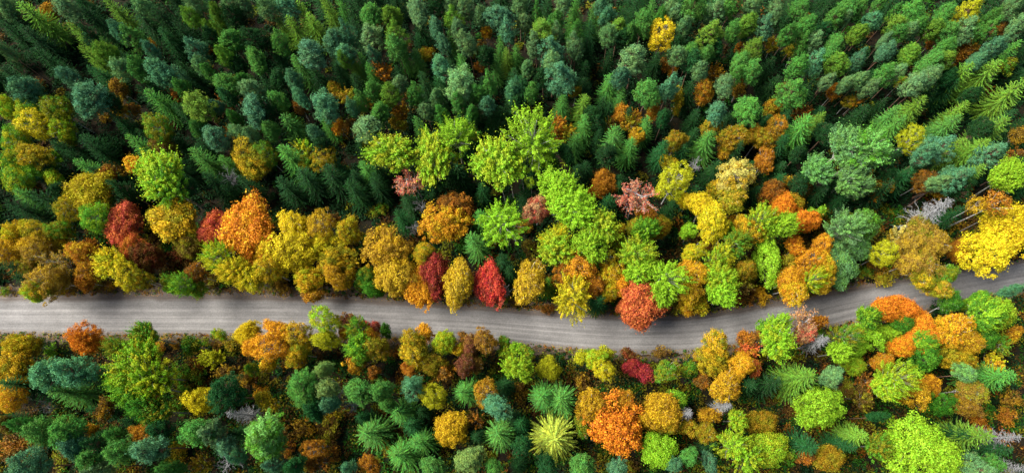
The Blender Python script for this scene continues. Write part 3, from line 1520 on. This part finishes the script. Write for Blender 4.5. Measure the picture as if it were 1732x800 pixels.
# road: cambered gravel sheet with a UV along it
def strip(name, A, B, z, ncr, mat, camber=0.0, jit=0.0, seed=1):
    rng = np.random.default_rng(seed)
    dl = np.r_[0, np.cumsum(np.linalg.norm(np.diff((A + B) / 2, axis=0), axis=1))]
    k = len(A)
    t = np.linspace(0, 1, ncr)
    if jit:
        j = np.convolve(rng.normal(size=k + 4), np.ones(3) / 3, 'same')[2:-2] * jit
        j2 = np.convolve(rng.normal(size=k + 4), np.ones(3) / 3, 'same')[2:-2] * jit
        dv = unit(B - A)
    P = A[:, None] * (1 - t)[None, :, None] + B[:, None] * t[None, :, None]
    if jit:
        P[:, 0] -= dv * j[:, None]; P[:, -1] += dv * j2[:, None]
    Z = np.broadcast_to(z + camber * (4 * t * (1 - t))[None], P.shape[:2])
    V = np.concatenate([P, Z[..., None]], -1).reshape(-1, 3)
    i = np.arange(k - 1)[:, None] * ncr + np.arange(ncr - 1)[None]
    F = np.stack([i, i + 1, i + ncr + 1, i + ncr], -1).reshape(-1, 4)
    me = mesh_from(name, V, F, None, [mat], True)
    uv = me.uv_layers.new(name='UVMap')
    UVv = np.stack([np.broadcast_to(dl[:, None], P.shape[:2]), np.broadcast_to(t[None], P.shape[:2])], -1).reshape(-1, 2)
    uv.data.foreach_set('uv', UVv[F.ravel()].astype(np.float32).ravel())
    return struct(name, me)


def fine(A, k=5):
    t = np.arange(0, len(A) - 1 + 1e-6, 1 / k)
    return np.stack([np.interp(t, np.arange(len(A)), A[:, i]) for i in range(2)], 1)


m, n, l = new_mat('gravel')
out = n.new('ShaderNodeOutputMaterial'); p = n.new('ShaderNodeBsdfPrincipled'); p.inputs['Roughness'].default_value = .95
uv = n.new('ShaderNodeUVMap'); uv.uv_map = 'UVMap'
sp = n.new('ShaderNodeSeparateXYZ'); l.new(uv.outputs[0], sp.inputs[0])
tc = n.new('ShaderNodeTexCoord')


def uvnoise(sx, sy, detail, rough=.5):
    mp = n.new('ShaderNodeMapping'); mp.inputs['Scale'].default_value = (sx, sy, 1)
    k = n.new('ShaderNodeTexNoise'); k.inputs['Scale'].default_value = 1; k.inputs['Detail'].default_value = detail; k.inputs['Roughness'].default_value = rough
    l.new(uv.outputs[0], mp.inputs[0]); l.new(mp.outputs[0], k.inputs['Vector'])
    return k.outputs[0]


streak = uvnoise(.035, 38, 3, .6)
streak2 = uvnoise(.12, 14, 4, .6)
blot = uvnoise(.3, 3, 5)
ruts = uvnoise(.006, 11, 1)
grit = n.new('ShaderNodeTexNoise'); grit.inputs['Scale'].default_value = 5; grit.inputs['Detail'].default_value = 8; grit.inputs['Roughness'].default_value = .75
l.new(tc.outputs['Object'], grit.inputs['Vector'])
v = sp.outputs[1]
# swept brown margins, wandering a little
e1 = n.new('ShaderNodeMapRange'); e1.inputs[1].default_value = .23; e1.inputs[2].default_value = .14; l.new(math_node(n, l, 'ADD', v, math_node(n, l, 'MULTIPLY', math_node(n, l, 'SUBTRACT', blot, .5), .12)), e1.inputs[0])
e2 = n.new('ShaderNodeMapRange'); e2.inputs[1].default_value = .87; e2.inputs[2].default_value = .97; l.new(math_node(n, l, 'ADD', v, math_node(n, l, 'MULTIPLY', math_node(n, l, 'SUBTRACT', blot, .5), .12)), e2.inputs[0])
c = mix_col(n, l, math_node(n, l, 'MULTIPLY', e1.outputs[0], .85), (.155, .150, .147), (.095, .074, .06))
c = mix_col(n, l, math_node(n, l, 'MULTIPLY', e2.outputs[0], .8), c, (.10, .083, .07))
ms = n.new('ShaderNodeMapRange'); ms.inputs[1].default_value = .3; ms.inputs[2].default_value = .7; ms.inputs[3].default_value = .82; ms.inputs[4].default_value = 1.16; l.new(streak, ms.inputs[0])
ms2 = n.new('ShaderNodeMapRange'); ms2.inputs[1].default_value = .3; ms2.inputs[2].default_value = .7; ms2.inputs[3].default_value = .86; ms2.inputs[4].default_value = 1.13; l.new(streak2, ms2.inputs[0])
mg = n.new('ShaderNodeMapRange'); mg.inputs[1].default_value = .25; mg.inputs[2].default_value = .75; mg.inputs[3].default_value = .62; mg.inputs[4].default_value = 1.38; l.new(grit.outputs[0], mg.inputs[0])
mr_ = n.new('ShaderNodeMapRange'); mr_.inputs[1].default_value = .38; mr_.inputs[2].default_value = .62; mr_.inputs[3].default_value = .85; mr_.inputs[4].default_value = 1.10; l.new(ruts, mr_.inputs[0])
mb_ = n.new('ShaderNodeMapRange'); mb_.inputs[1].default_value = .35; mb_.inputs[2].default_value = .65; mb_.inputs[3].default_value = .86; mb_.inputs[4].default_value = 1.1; l.new(blot, mb_.inputs[0])
f = math_node(n, l, 'MULTIPLY', math_node(n, l, 'MULTIPLY', ms.outputs[0], ms2.outputs[0]), mg.outputs[0])
f = math_node(n, l, 'MULTIPLY', math_node(n, l, 'MULTIPLY', mr_.outputs[0], mb_.outputs[0]), f)
sc = n.new('ShaderNodeVectorMath'); sc.operation = 'SCALE'; l.new(c, sc.inputs[0]); l.new(f, sc.inputs['Scale'])
l.new(sc.outputs[0], p.inputs['Base Color'])
bp = n.new('ShaderNodeBump'); bp.inputs['Strength'].default_value = .35; bp.inputs['Distance'].default_value = .05
l.new(math_node(n, l, 'ADD', grit.outputs[0], streak), bp.inputs['Height']); l.new(bp.outputs[0], p.inputs['Normal'])
l.new(p.outputs[0], out.inputs[0])
M_GRAVEL = m
UPF, LOF = fine(up_x), fine(lo_x)
road = strip('road', UPF, LOF, .004, 9, M_GRAVEL, .08, .24)

m, n, l = new_mat('verge soil')
out = n.new('ShaderNodeOutputMaterial'); p = n.new('ShaderNodeBsdfPrincipled'); p.inputs['Roughness'].default_value = 1
tc = n.new('ShaderNodeTexCoord')
a = n.new('ShaderNodeTexNoise'); a.inputs['Scale'].default_value = 1.6; a.inputs['Detail'].default_value = 8; l.new(tc.outputs['Object'], a.inputs['Vector'])
b = n.new('ShaderNodeTexNoise'); b.inputs['Scale'].default_value = 9; b.inputs['Detail'].default_value = 4; l.new(tc.outputs['Object'], b.inputs['Vector'])
mr = n.new('ShaderNodeMapRange'); mr.inputs[1].default_value = .4; mr.inputs[2].default_value = .62; l.new(a.outputs[0], mr.inputs[0])
c = mix_col(n, l, mr.outputs[0], (.04, .028, .018), (.085, .058, .038))
c = mix_col(n, l, math_node(n, l, 'GREATER_THAN', b.outputs[0], .6), c, (.05, .06, .02))
l.new(c, p.inputs['Base Color']); l.new(p.outputs[0], out.inputs[0])
dv = unit(LOF - UPF)
strip('upper_verge', UPF - dv * 1.5, UPF + dv * .25, -.004, 3, m, 0, .3, 5)
strip('lower_verge', LOF - dv * .25, LOF + dv * 1.3, -.004, 3, m, 0, .3, 6)

# ------------------------------------------------------------------ tree kinds: a few different trees of each
KINDS = {}
KINDS['P'] = [broad('pine', 10 + k, 1.95 + .05 * k, 14.2, 7.4 - .4 * (k % 4), 105 + 8 * k, .40, 62, .165, .28, 'pine', M_PINE, .17, lobes=(0, 0, 2, 0, 0, 0, 0, 2)[k]) for k in range(8)]
KINDS['B'] = [broad('birch', 30 + k, 2.9, 13.0, 4.6, 130 + 8 * k, .44, 74, .125, .55, 'birch', M_BIRCH, .14, openness=.10, lobes=(3, 0, 4, 3, 2, 4, 0)[k]) for k in range(7)]
# young trees: the same leaves on a smaller, looser crown
KINDS['small'] = [broad('young tree', 200 + k, 1.75, 8.5, 3.0, 40 + 4 * k, .46, 62, .145, .58, ('birch', 'maple', 'aspen')[k % 3], M_BIRCH, .09, openness=.22, lobes=(2, 3, 0, 3, 2, 3, 2, 4)[k]) for k in range(8)]
KINDS['A'] = [broad('aspen', 50 + k, 2.8, 14.0, 6.8, 125 + 6 * k, .58, 120, .108, .60, 'aspen', M_ASPEN, .20, lobes=(0, 3, 4, 0, 2, 3)[k]) for k in range(6)]
KINDS['M'] = [broad('maple', 70 + k, 3.5, 11.5, 3.2, 165 + 10 * k, .50, 84, .13, .60, 'maple', M_DARK, .20, lobes=(4, 3, 5, 0, 4, 3, 5)[k]) for k in range(7)]
KINDS['U'] = [broad('shrub', 90 + k, 1.6, 2.8, .3, 18 + 2 * k, .5, 60, .14, .6, 'birch', M_DARK, .05, openness=.12) for k in range(5)]
KINDS['S'] = [spruce('spruce', 110 + k, 2.9, 12.0, 22 + k) for k in range(6)]
KINDS['T'] = [broad('tall birch', 130 + k, 1.9, 17.0, 12.0, 24, .6, 60, .15, .62, 'birch', M_BIRCH, .17, openness=.2) for k in range(2)]
DEAD_E = [dead_conifer('dead spruce', 140 + k) for k in range(3)]
DEAD_D = [bare_tree('dead tree', 150 + k) for k in range(3)]
HALF = [bare_tree('half bare tree', 160 + k, 3.3, 14.0, M_GREY, 2600) for k in range(3)]

NAME = {'P': 'pine_tree', 'B': 'birch_tree', 'A': 'aspen_tree', 'M': 'maple_tree', 'U': 'shrub', 'S': 'spruce_tree', 'T': 'birch_tree',
        'E': 'dead_spruce', 'D': 'dead_tree', 'W': 'half_bare_tree'}
KW = {'P': 'pine', 'B': 'birch', 'A': 'aspen', 'M': 'maple', 'U': 'shrub', 'S': 'spruce', 'T': 'bare-stemmed birch', 'E': 'dead spruce', 'D': 'dead tree', 'W': 'half-bare tree'}
CAT = {'P': 'pine', 'B': 'birch', 'A': 'aspen', 'M': 'maple', 'U': 'shrub', 'S': 'spruce', 'T': 'birch', 'E': 'dead tree', 'D': 'dead tree', 'W': 'tree'}
GROUP = {'P': 'pines of the mixed forest', 'B': 'birches among the conifers and along the road', 'A': 'aspens along the forest road', 'M': 'maples in autumn colours',
         'U': 'shrubs of the undergrowth', 'S': 'spruces of the mixed forest', 'T': 'birches among the conifers and along the road', 'E': 'grey dead trees', 'D': 'grey dead trees', 'W': 'trees losing their leaves'}

rng = np.random.default_rng(7)
TREES = []
cx0 = cy0 = 0
for line in DATA.strip().splitlines():
    if line.startswith('@'):
        a, b = line[1:].split(); cx0 = 1443 if a == '5' else 289 * int(a); cy0 = 200 * int(b); continue
    body, _, mark = line.partition('#')
    t = body.split()
    k, u, v_, c1 = t[0], float(t[1]), float(t[2]), t[4]
    w, hh = [float(q) for q in (t[3].split('x') if 'x' in t[3] else (t[3], 0))]
    c2 = t[5] if len(t) > 5 else None
    TREES.append(dict(k=k, x=cx0 + u / 4, y=cy0 + v_ / 4, w=w / 4, h=hh / 4, c=c1, c2=c2, mark=mark.strip()))

# smaller conifers between the tall ones in the upper wood; gap shade painted into dark foliage
grid_rng = random.Random(3)
for _ in range(12000):
    x, y = grid_rng.uniform(-25, 1757), grid_rng.uniform(-30, 790)
    if 455 < y < 640: continue
    if y > 440:
        lim = .62
    else:
        lim = .45
    if y < 455 and y > 330: continue
    if sum(1 for t in TREES if t.get('fill')) > (420):
        break
    kf = 'S' if grid_rng.random() < .7 else 'P'
    if sum(1 for t in TREES if t['k'] == kf) >= 296: continue
    if all(math.hypot(t['x'] - x, t['y'] + (t['w'] * .35 if t['k'] == 'S' else 0) - y) > t['w'] * lim + 3 for t in TREES):
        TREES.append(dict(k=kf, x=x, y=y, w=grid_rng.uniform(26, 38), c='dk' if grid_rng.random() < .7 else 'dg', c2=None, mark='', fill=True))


def direction(dx, dy):
    a = math.degrees(math.atan2(-dy, dx)) % 360
    return ['right of', 'up and right of', 'above', 'up and left of', 'left of', 'down and left of', 'below', 'down and right of'][int(((a + 22.5) % 360) // 45)]


ORD = ['nearest', 'second', 'third', 'fourth', 'fifth', 'sixth', 'seventh', 'eighth', 'ninth', 'tenth', 'eleventh', 'twelfth', 'thirteenth', 'fourteenth', 'fifteenth']
LM = [t for t in TREES if t['mark']]
for t in LM:
    t['label'], t['short'] = [s.strip() for s in t['mark'].split('|')] if '|' in t['mark'] else (t['mark'], t['mark'])
for t in TREES:
    if t['mark']: continue
    best = None
    for L in sorted(LM, key=lambda L: math.hypot(L['x'] - t['x'], L['y'] - t['y']))[:6]:
        d = direction(t['x'] - L['x'], t['y'] - L['y'])
        same = sorted([o for o in TREES if KW[o['k']] == KW[t['k']] and CWORD[o['c']] == CWORD[t['c']] and not o['mark'] and direction(o['x'] - L['x'], o['y'] - L['y']) == d],
                      key=lambda o: math.hypot(L['x'] - o['x'], L['y'] - o['y']))
        r = same.index(t)
        if best is None or r < best[0]:
            best = (r, d, L)
        if r == 0: break
    r, d, L = best
    cw = '' if CWORD[t['c']] == 'grey' else CWORD[t['c']] + ' '
    t['label'] = f"{cw}{KW[t['k']]}, {ORD[min(r, 14)]} {d} the {L['short']}"

CLEAR = {'P': .5, 'S': .5}


def link(o, parent=None):
    col.objects.link(o)
    if parent is not None: o.parent = parent
    return o


for idx, t in enumerate(TREES):
    k = t['k']
    kk = {'E': 'E', 'D': 'D', 'W': 'W'}.get(k)
    if k == 'E': tm, cr, H0, R0, cf = DEAD_E[idx % 3]; tw = None
    elif k == 'D': tm, tw, cr, H0, R0, cf = DEAD_D[idx % 3]
    elif k == 'W': tm, tw, cr, H0, R0, cf = HALF[idx % 3]
    else:
        lst = KINDS['small'] if (k in 'BAM' and t['w'] < 34) else KINDS[k]; tm, cr, H0, R0, cf = lst[int(rng.integers(len(lst)))]; tw = None
    # apparent radius in the picture -> real radius at the crown's own distance
    H = H0 * (.92 if t.get('fill') else 1)
    for _ in range(3):
        hc = H * cf
        P = ground_at(t['x'], t['y'], hc)
        r = t['w'] / 2 * depth_of(P) / F_PX
        if k == 'P': r *= .94
        if k == 'S': r = max(r * 1.28, 1.75)
        ratio = r / R0
        e = {'P': .18, 'S': .30, 'U': .8}.get(k, .4)
        H = H0 * float(np.clip(ratio ** e, .55, 1.3)) * (.86 if t.get('fill') else 1)
    if k not in 'UEDT': H *= rng.uniform(.94, 1.06)
    P = ground_at(t['x'], t['y'], H * cf)
    base = np.array([P.x, P.y])
    # a trunk may lean out over the road but it stands beside it
    dist, i = road_dist(*base)
    margin = .9 if k != 'U' else .5
    if dist < margin:
        dirv = base - mid_x[i]
        side = unit(up_x[i] - lo_x[i])
        sgn = 1 if (pixel_of((P.x, P.y, 0))[1] < 545 - 0 and dirv @ side > -2.0) or dirv @ side > 0 else -1
        half = np.linalg.norm(up_x[i] - lo_x[i]) / 2
        base = base + side * sgn * (half + margin - sgn * (dirv @ side))
    root = bpy.data.objects.new(NAME[k], None)
    root.empty_display_size = .5
    link(root)
    lean = Vector((P.x - base[0], P.y - base[1], H * cf))
    Lh = lean.length / cf
    z0 = -.12
    root.location = (base[0], base[1], z0)
    q = lean.to_track_quat('Z', 'Y')
    q = Vector((0, 0, 1)).rotation_difference(lean.normalized())
    tilt = Matrix.Rotation(rng.normal() * .018, 4, 'X') @ Matrix.Rotation(rng.normal() * .018, 4, 'Y')
    root.rotation_mode = 'QUATERNION'
    root.rotation_quaternion = (tilt @ q.to_matrix().to_4x4() @ Matrix.Rotation(rng.uniform(0, 6.283), 4, 'Z')).to_quaternion()
    sxy = ratio
    asp = 1.0 if k in 'SE' or t['mark'] else float(rng.uniform(.86, 1.16))
    root.scale = (sxy * asp, sxy / asp, Lh / H0)
    if t.get('h'):
        root.rotation_quaternion = q
        root.scale = (sxy, sxy * t['h'] / t['w'], Lh / H0)
    root['label'] = t['label']
    root['category'] = CAT[k]
    root['group'] = GROUP[k]
    tr = link(bpy.data.objects.new('trunk', tm), root)
    if tw is not None: link(bpy.data.objects.new('branches', tw), root)
    if cr is not None:
        c = link(bpy.data.objects.new('branches' if k == 'E' else 'crown', cr), root)
        a = leaf_rgb(t['c'], rng)
        if t['c2']:
            b = leaf_rgb(t['c2'], rng)
        else:
            b = leaf_rgb(rng.choice(MIXES[t['c']].split()), rng) if t['c'] in MIXES else [float(min(1, x * y)) for x, y in zip(a, {'P': (1.35, 1.12, .9), 'S': (1.3, 1.12, .8)}.get(k, (1.25, 1.05, .8)))]
        c['leaf_color'] = a
        c['second_color'] = b
    t['base'] = base
    t['R'] = r

# ------------------------------------------------------------------ ground plants: one mass nobody could count
rg = np.random.default_rng(21)
Pn, Cn, Sn = [], [], []
cols = {'br': .24, 'ol': .20, 'dk': .30, 'dg2': .2, 'oo': .03, 'go': .03}
keys = list(cols); pr = np.array([cols[k] for k in keys]); pr /= pr.sum()
cnt = 0
while cnt < 9500:
    px, py = rg.uniform(-40, 1772), rg.uniform(-30, 830)
    w = ground_at(px, py)
    dist, i = road_dist(w.x, w.y)
    if dist < .35: continue
    top = py < 520
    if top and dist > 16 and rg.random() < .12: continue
    small = dist < 1.5
    R = rg.uniform(.2, .4) if small else rg.uniform(.45, 1.25) * 1.25
    nl = int(34 + 34 * R)
    u = sphere_pts(nl, rg); u[:, 2] = abs(u[:, 2])
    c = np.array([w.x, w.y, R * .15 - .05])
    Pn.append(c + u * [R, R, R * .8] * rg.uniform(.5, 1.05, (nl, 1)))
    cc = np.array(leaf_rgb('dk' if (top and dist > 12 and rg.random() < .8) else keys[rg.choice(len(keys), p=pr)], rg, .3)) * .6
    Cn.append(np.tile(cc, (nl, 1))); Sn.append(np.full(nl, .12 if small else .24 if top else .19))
    cnt += 1
# dry grass and seedlings along both edges
for _ in range(2600):
    i = int(rg.integers(14, len(up_x) - 14)); up = rg.random() < .5
    e = up_x[i] if up else lo_x[i]
    sd_ = unit(up_x[i] - lo_x[i]) * (1 if up else -1)
    al_ = unit(up_x[i + 1] - up_x[i])
    w = e + sd_ * (abs(rg.normal()) * .7 - .35) + al_ * rg.uniform(-1, 1)
    R = rg.uniform(.08, .3); nl = int(8 + 50 * R)
    u = sphere_pts(nl, rg); u[:, 2] = abs(u[:, 2])
    Pn.append(np.array([w[0], w[1], .0]) + u * R)
    Cn.append(np.tile(np.array(leaf_rgb(('br', 'ol', 'bg2', 'oo', 'dg2')[int(rg.integers(5))], rg, .3)) * .8, (nl, 1))); Sn.append(np.full(nl, .09))
# fallen leaves on the verges
nf = 9000
ii = rg.integers(14, len(up_x) - 14, nf)
sd = rg.random(nf) < .55
off = np.abs(rg.normal(size=nf)) * .9 - .7
E_ = np.where(sd[:, None], up_x[ii], lo_x[ii])
dvv = unit(up_x - lo_x)[ii] * np.where(sd, 1, -1)[:, None]
al = unit(np.roll(up_x, -1, 0) - up_x)[ii]
xy = E_ + dvv * off[:, None] + al * rg.uniform(-1, 1, (nf, 1))
Pn, Sn = np.concatenate(Pn), np.concatenate(Sn); Cn = np.concatenate(Cn)
N1 = rg.normal(size=Pn.shape) * .6 + [0, 0, .8]
V1, F1 = quads(Pn, N1, Sn, .6, rg)
P2 = np.concatenate([xy, np.full((nf, 1), .03)], 1)
V2, F2 = quads(P2, rg.normal(size=P2.shape) * .15 + [0, 0, 1], .07, .7, rg)
lc = np.array([leaf_rgb(k) for k in ('br', 'oo', 'go', 'bg2')])[rg.integers(0, 4, nf)]
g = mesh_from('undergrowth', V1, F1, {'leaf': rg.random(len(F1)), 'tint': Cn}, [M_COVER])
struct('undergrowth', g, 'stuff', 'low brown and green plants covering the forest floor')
g = mesh_from('fallen_leaves', V2, F2, {'leaf': rg.random(nf), 'tint': lc}, [M_COVER])
struct('fallen_leaves', g, 'stuff', 'dry leaves scattered along both edges of the gravel road')

# ------------------------------------------------------------------ the same forest going on past the frame: one uncounted mass
ro = np.random.default_rng(77)
OV, OF, OC, on = [], [], [], 0
made = 0
while made < 900:
    px, py = ro.uniform(-420, 2150), ro.uniform(-330, 1120)
    if -48 < px < 1780 and -42 < py < 842: continue
    w = ground_at(px, py)
    if road_dist(w.x, w.y)[0] < 3.5: continue
    belt = road_dist(w.x, w.y)[0] < 20 or py > 842
    key = ro.choice(['gd', 'lm', 'go', 'lo', 'ob', 'gr', 'gn', 'kh', 'bg', 'dk'] if belt else ['gr', 'bg', 'gg', 'dk', 'dg', 'gr', 'go', 'yg'])
    cone = (not belt) and ro.random() < .5
    Hh = ro.uniform(9, 13.5); Rr = ro.uniform(1.7, 2.6) if not belt else ro.uniform(2.2, 3.6)
    nq = 620
    u = sphere_pts(nq, ro)
    if cone:
        zf = ro.random(nq) ** .7
        P = np.stack([u[:, 0] * Rr * zf, u[:, 1] * Rr * zf, Hh * (1 - .85 * zf)], 1)
        Nn = u * [1, 1, .2] + [0, 0, .8]
    else:
        lobes_ = sphere_pts(6, ro)
        w6 = 1 + (ro.uniform(-.3, .4, 6)[None] * np.maximum(u @ lobes_.T, 0) ** 3).sum(1)
        P = u * [Rr, Rr, Hh * .34] * (w6 * ro.uniform(.7, 1.05, nq))[:, None] + [0, 0, Hh * .64]
        Nn = u + ro.normal(size=(nq, 3)) * .6
    P = P + [w.x, w.y, 0]
    V_, F_ = quads(P, Nn, .30, .6, ro)
    OV.append(V_); OF.append(F_ + on); on += len(V_)
    OC.append(np.tile(leaf_rgb(key, ro, .2), (nq, 1)))
    tv, tf = tube([[w.x, w.y, -.2], [w.x, w.y, Hh * .8]], [.17, .05], 5)
    OV.append(tv); OF.append(tf + on); on += len(tv)
    OC.append(np.tile([.10, .08, .065], (len(tf), 1)))
    made += 1
OF = np.concatenate(OF)
g = mesh_from('surrounding_forest', np.concatenate(OV), OF, {'leaf': ro.random(len(OF)), 'tint': np.concatenate(OC)}, [M_COVER])
struct('surrounding_forest', g, 'stuff', 'mixed forest carrying on beyond the trees in view')
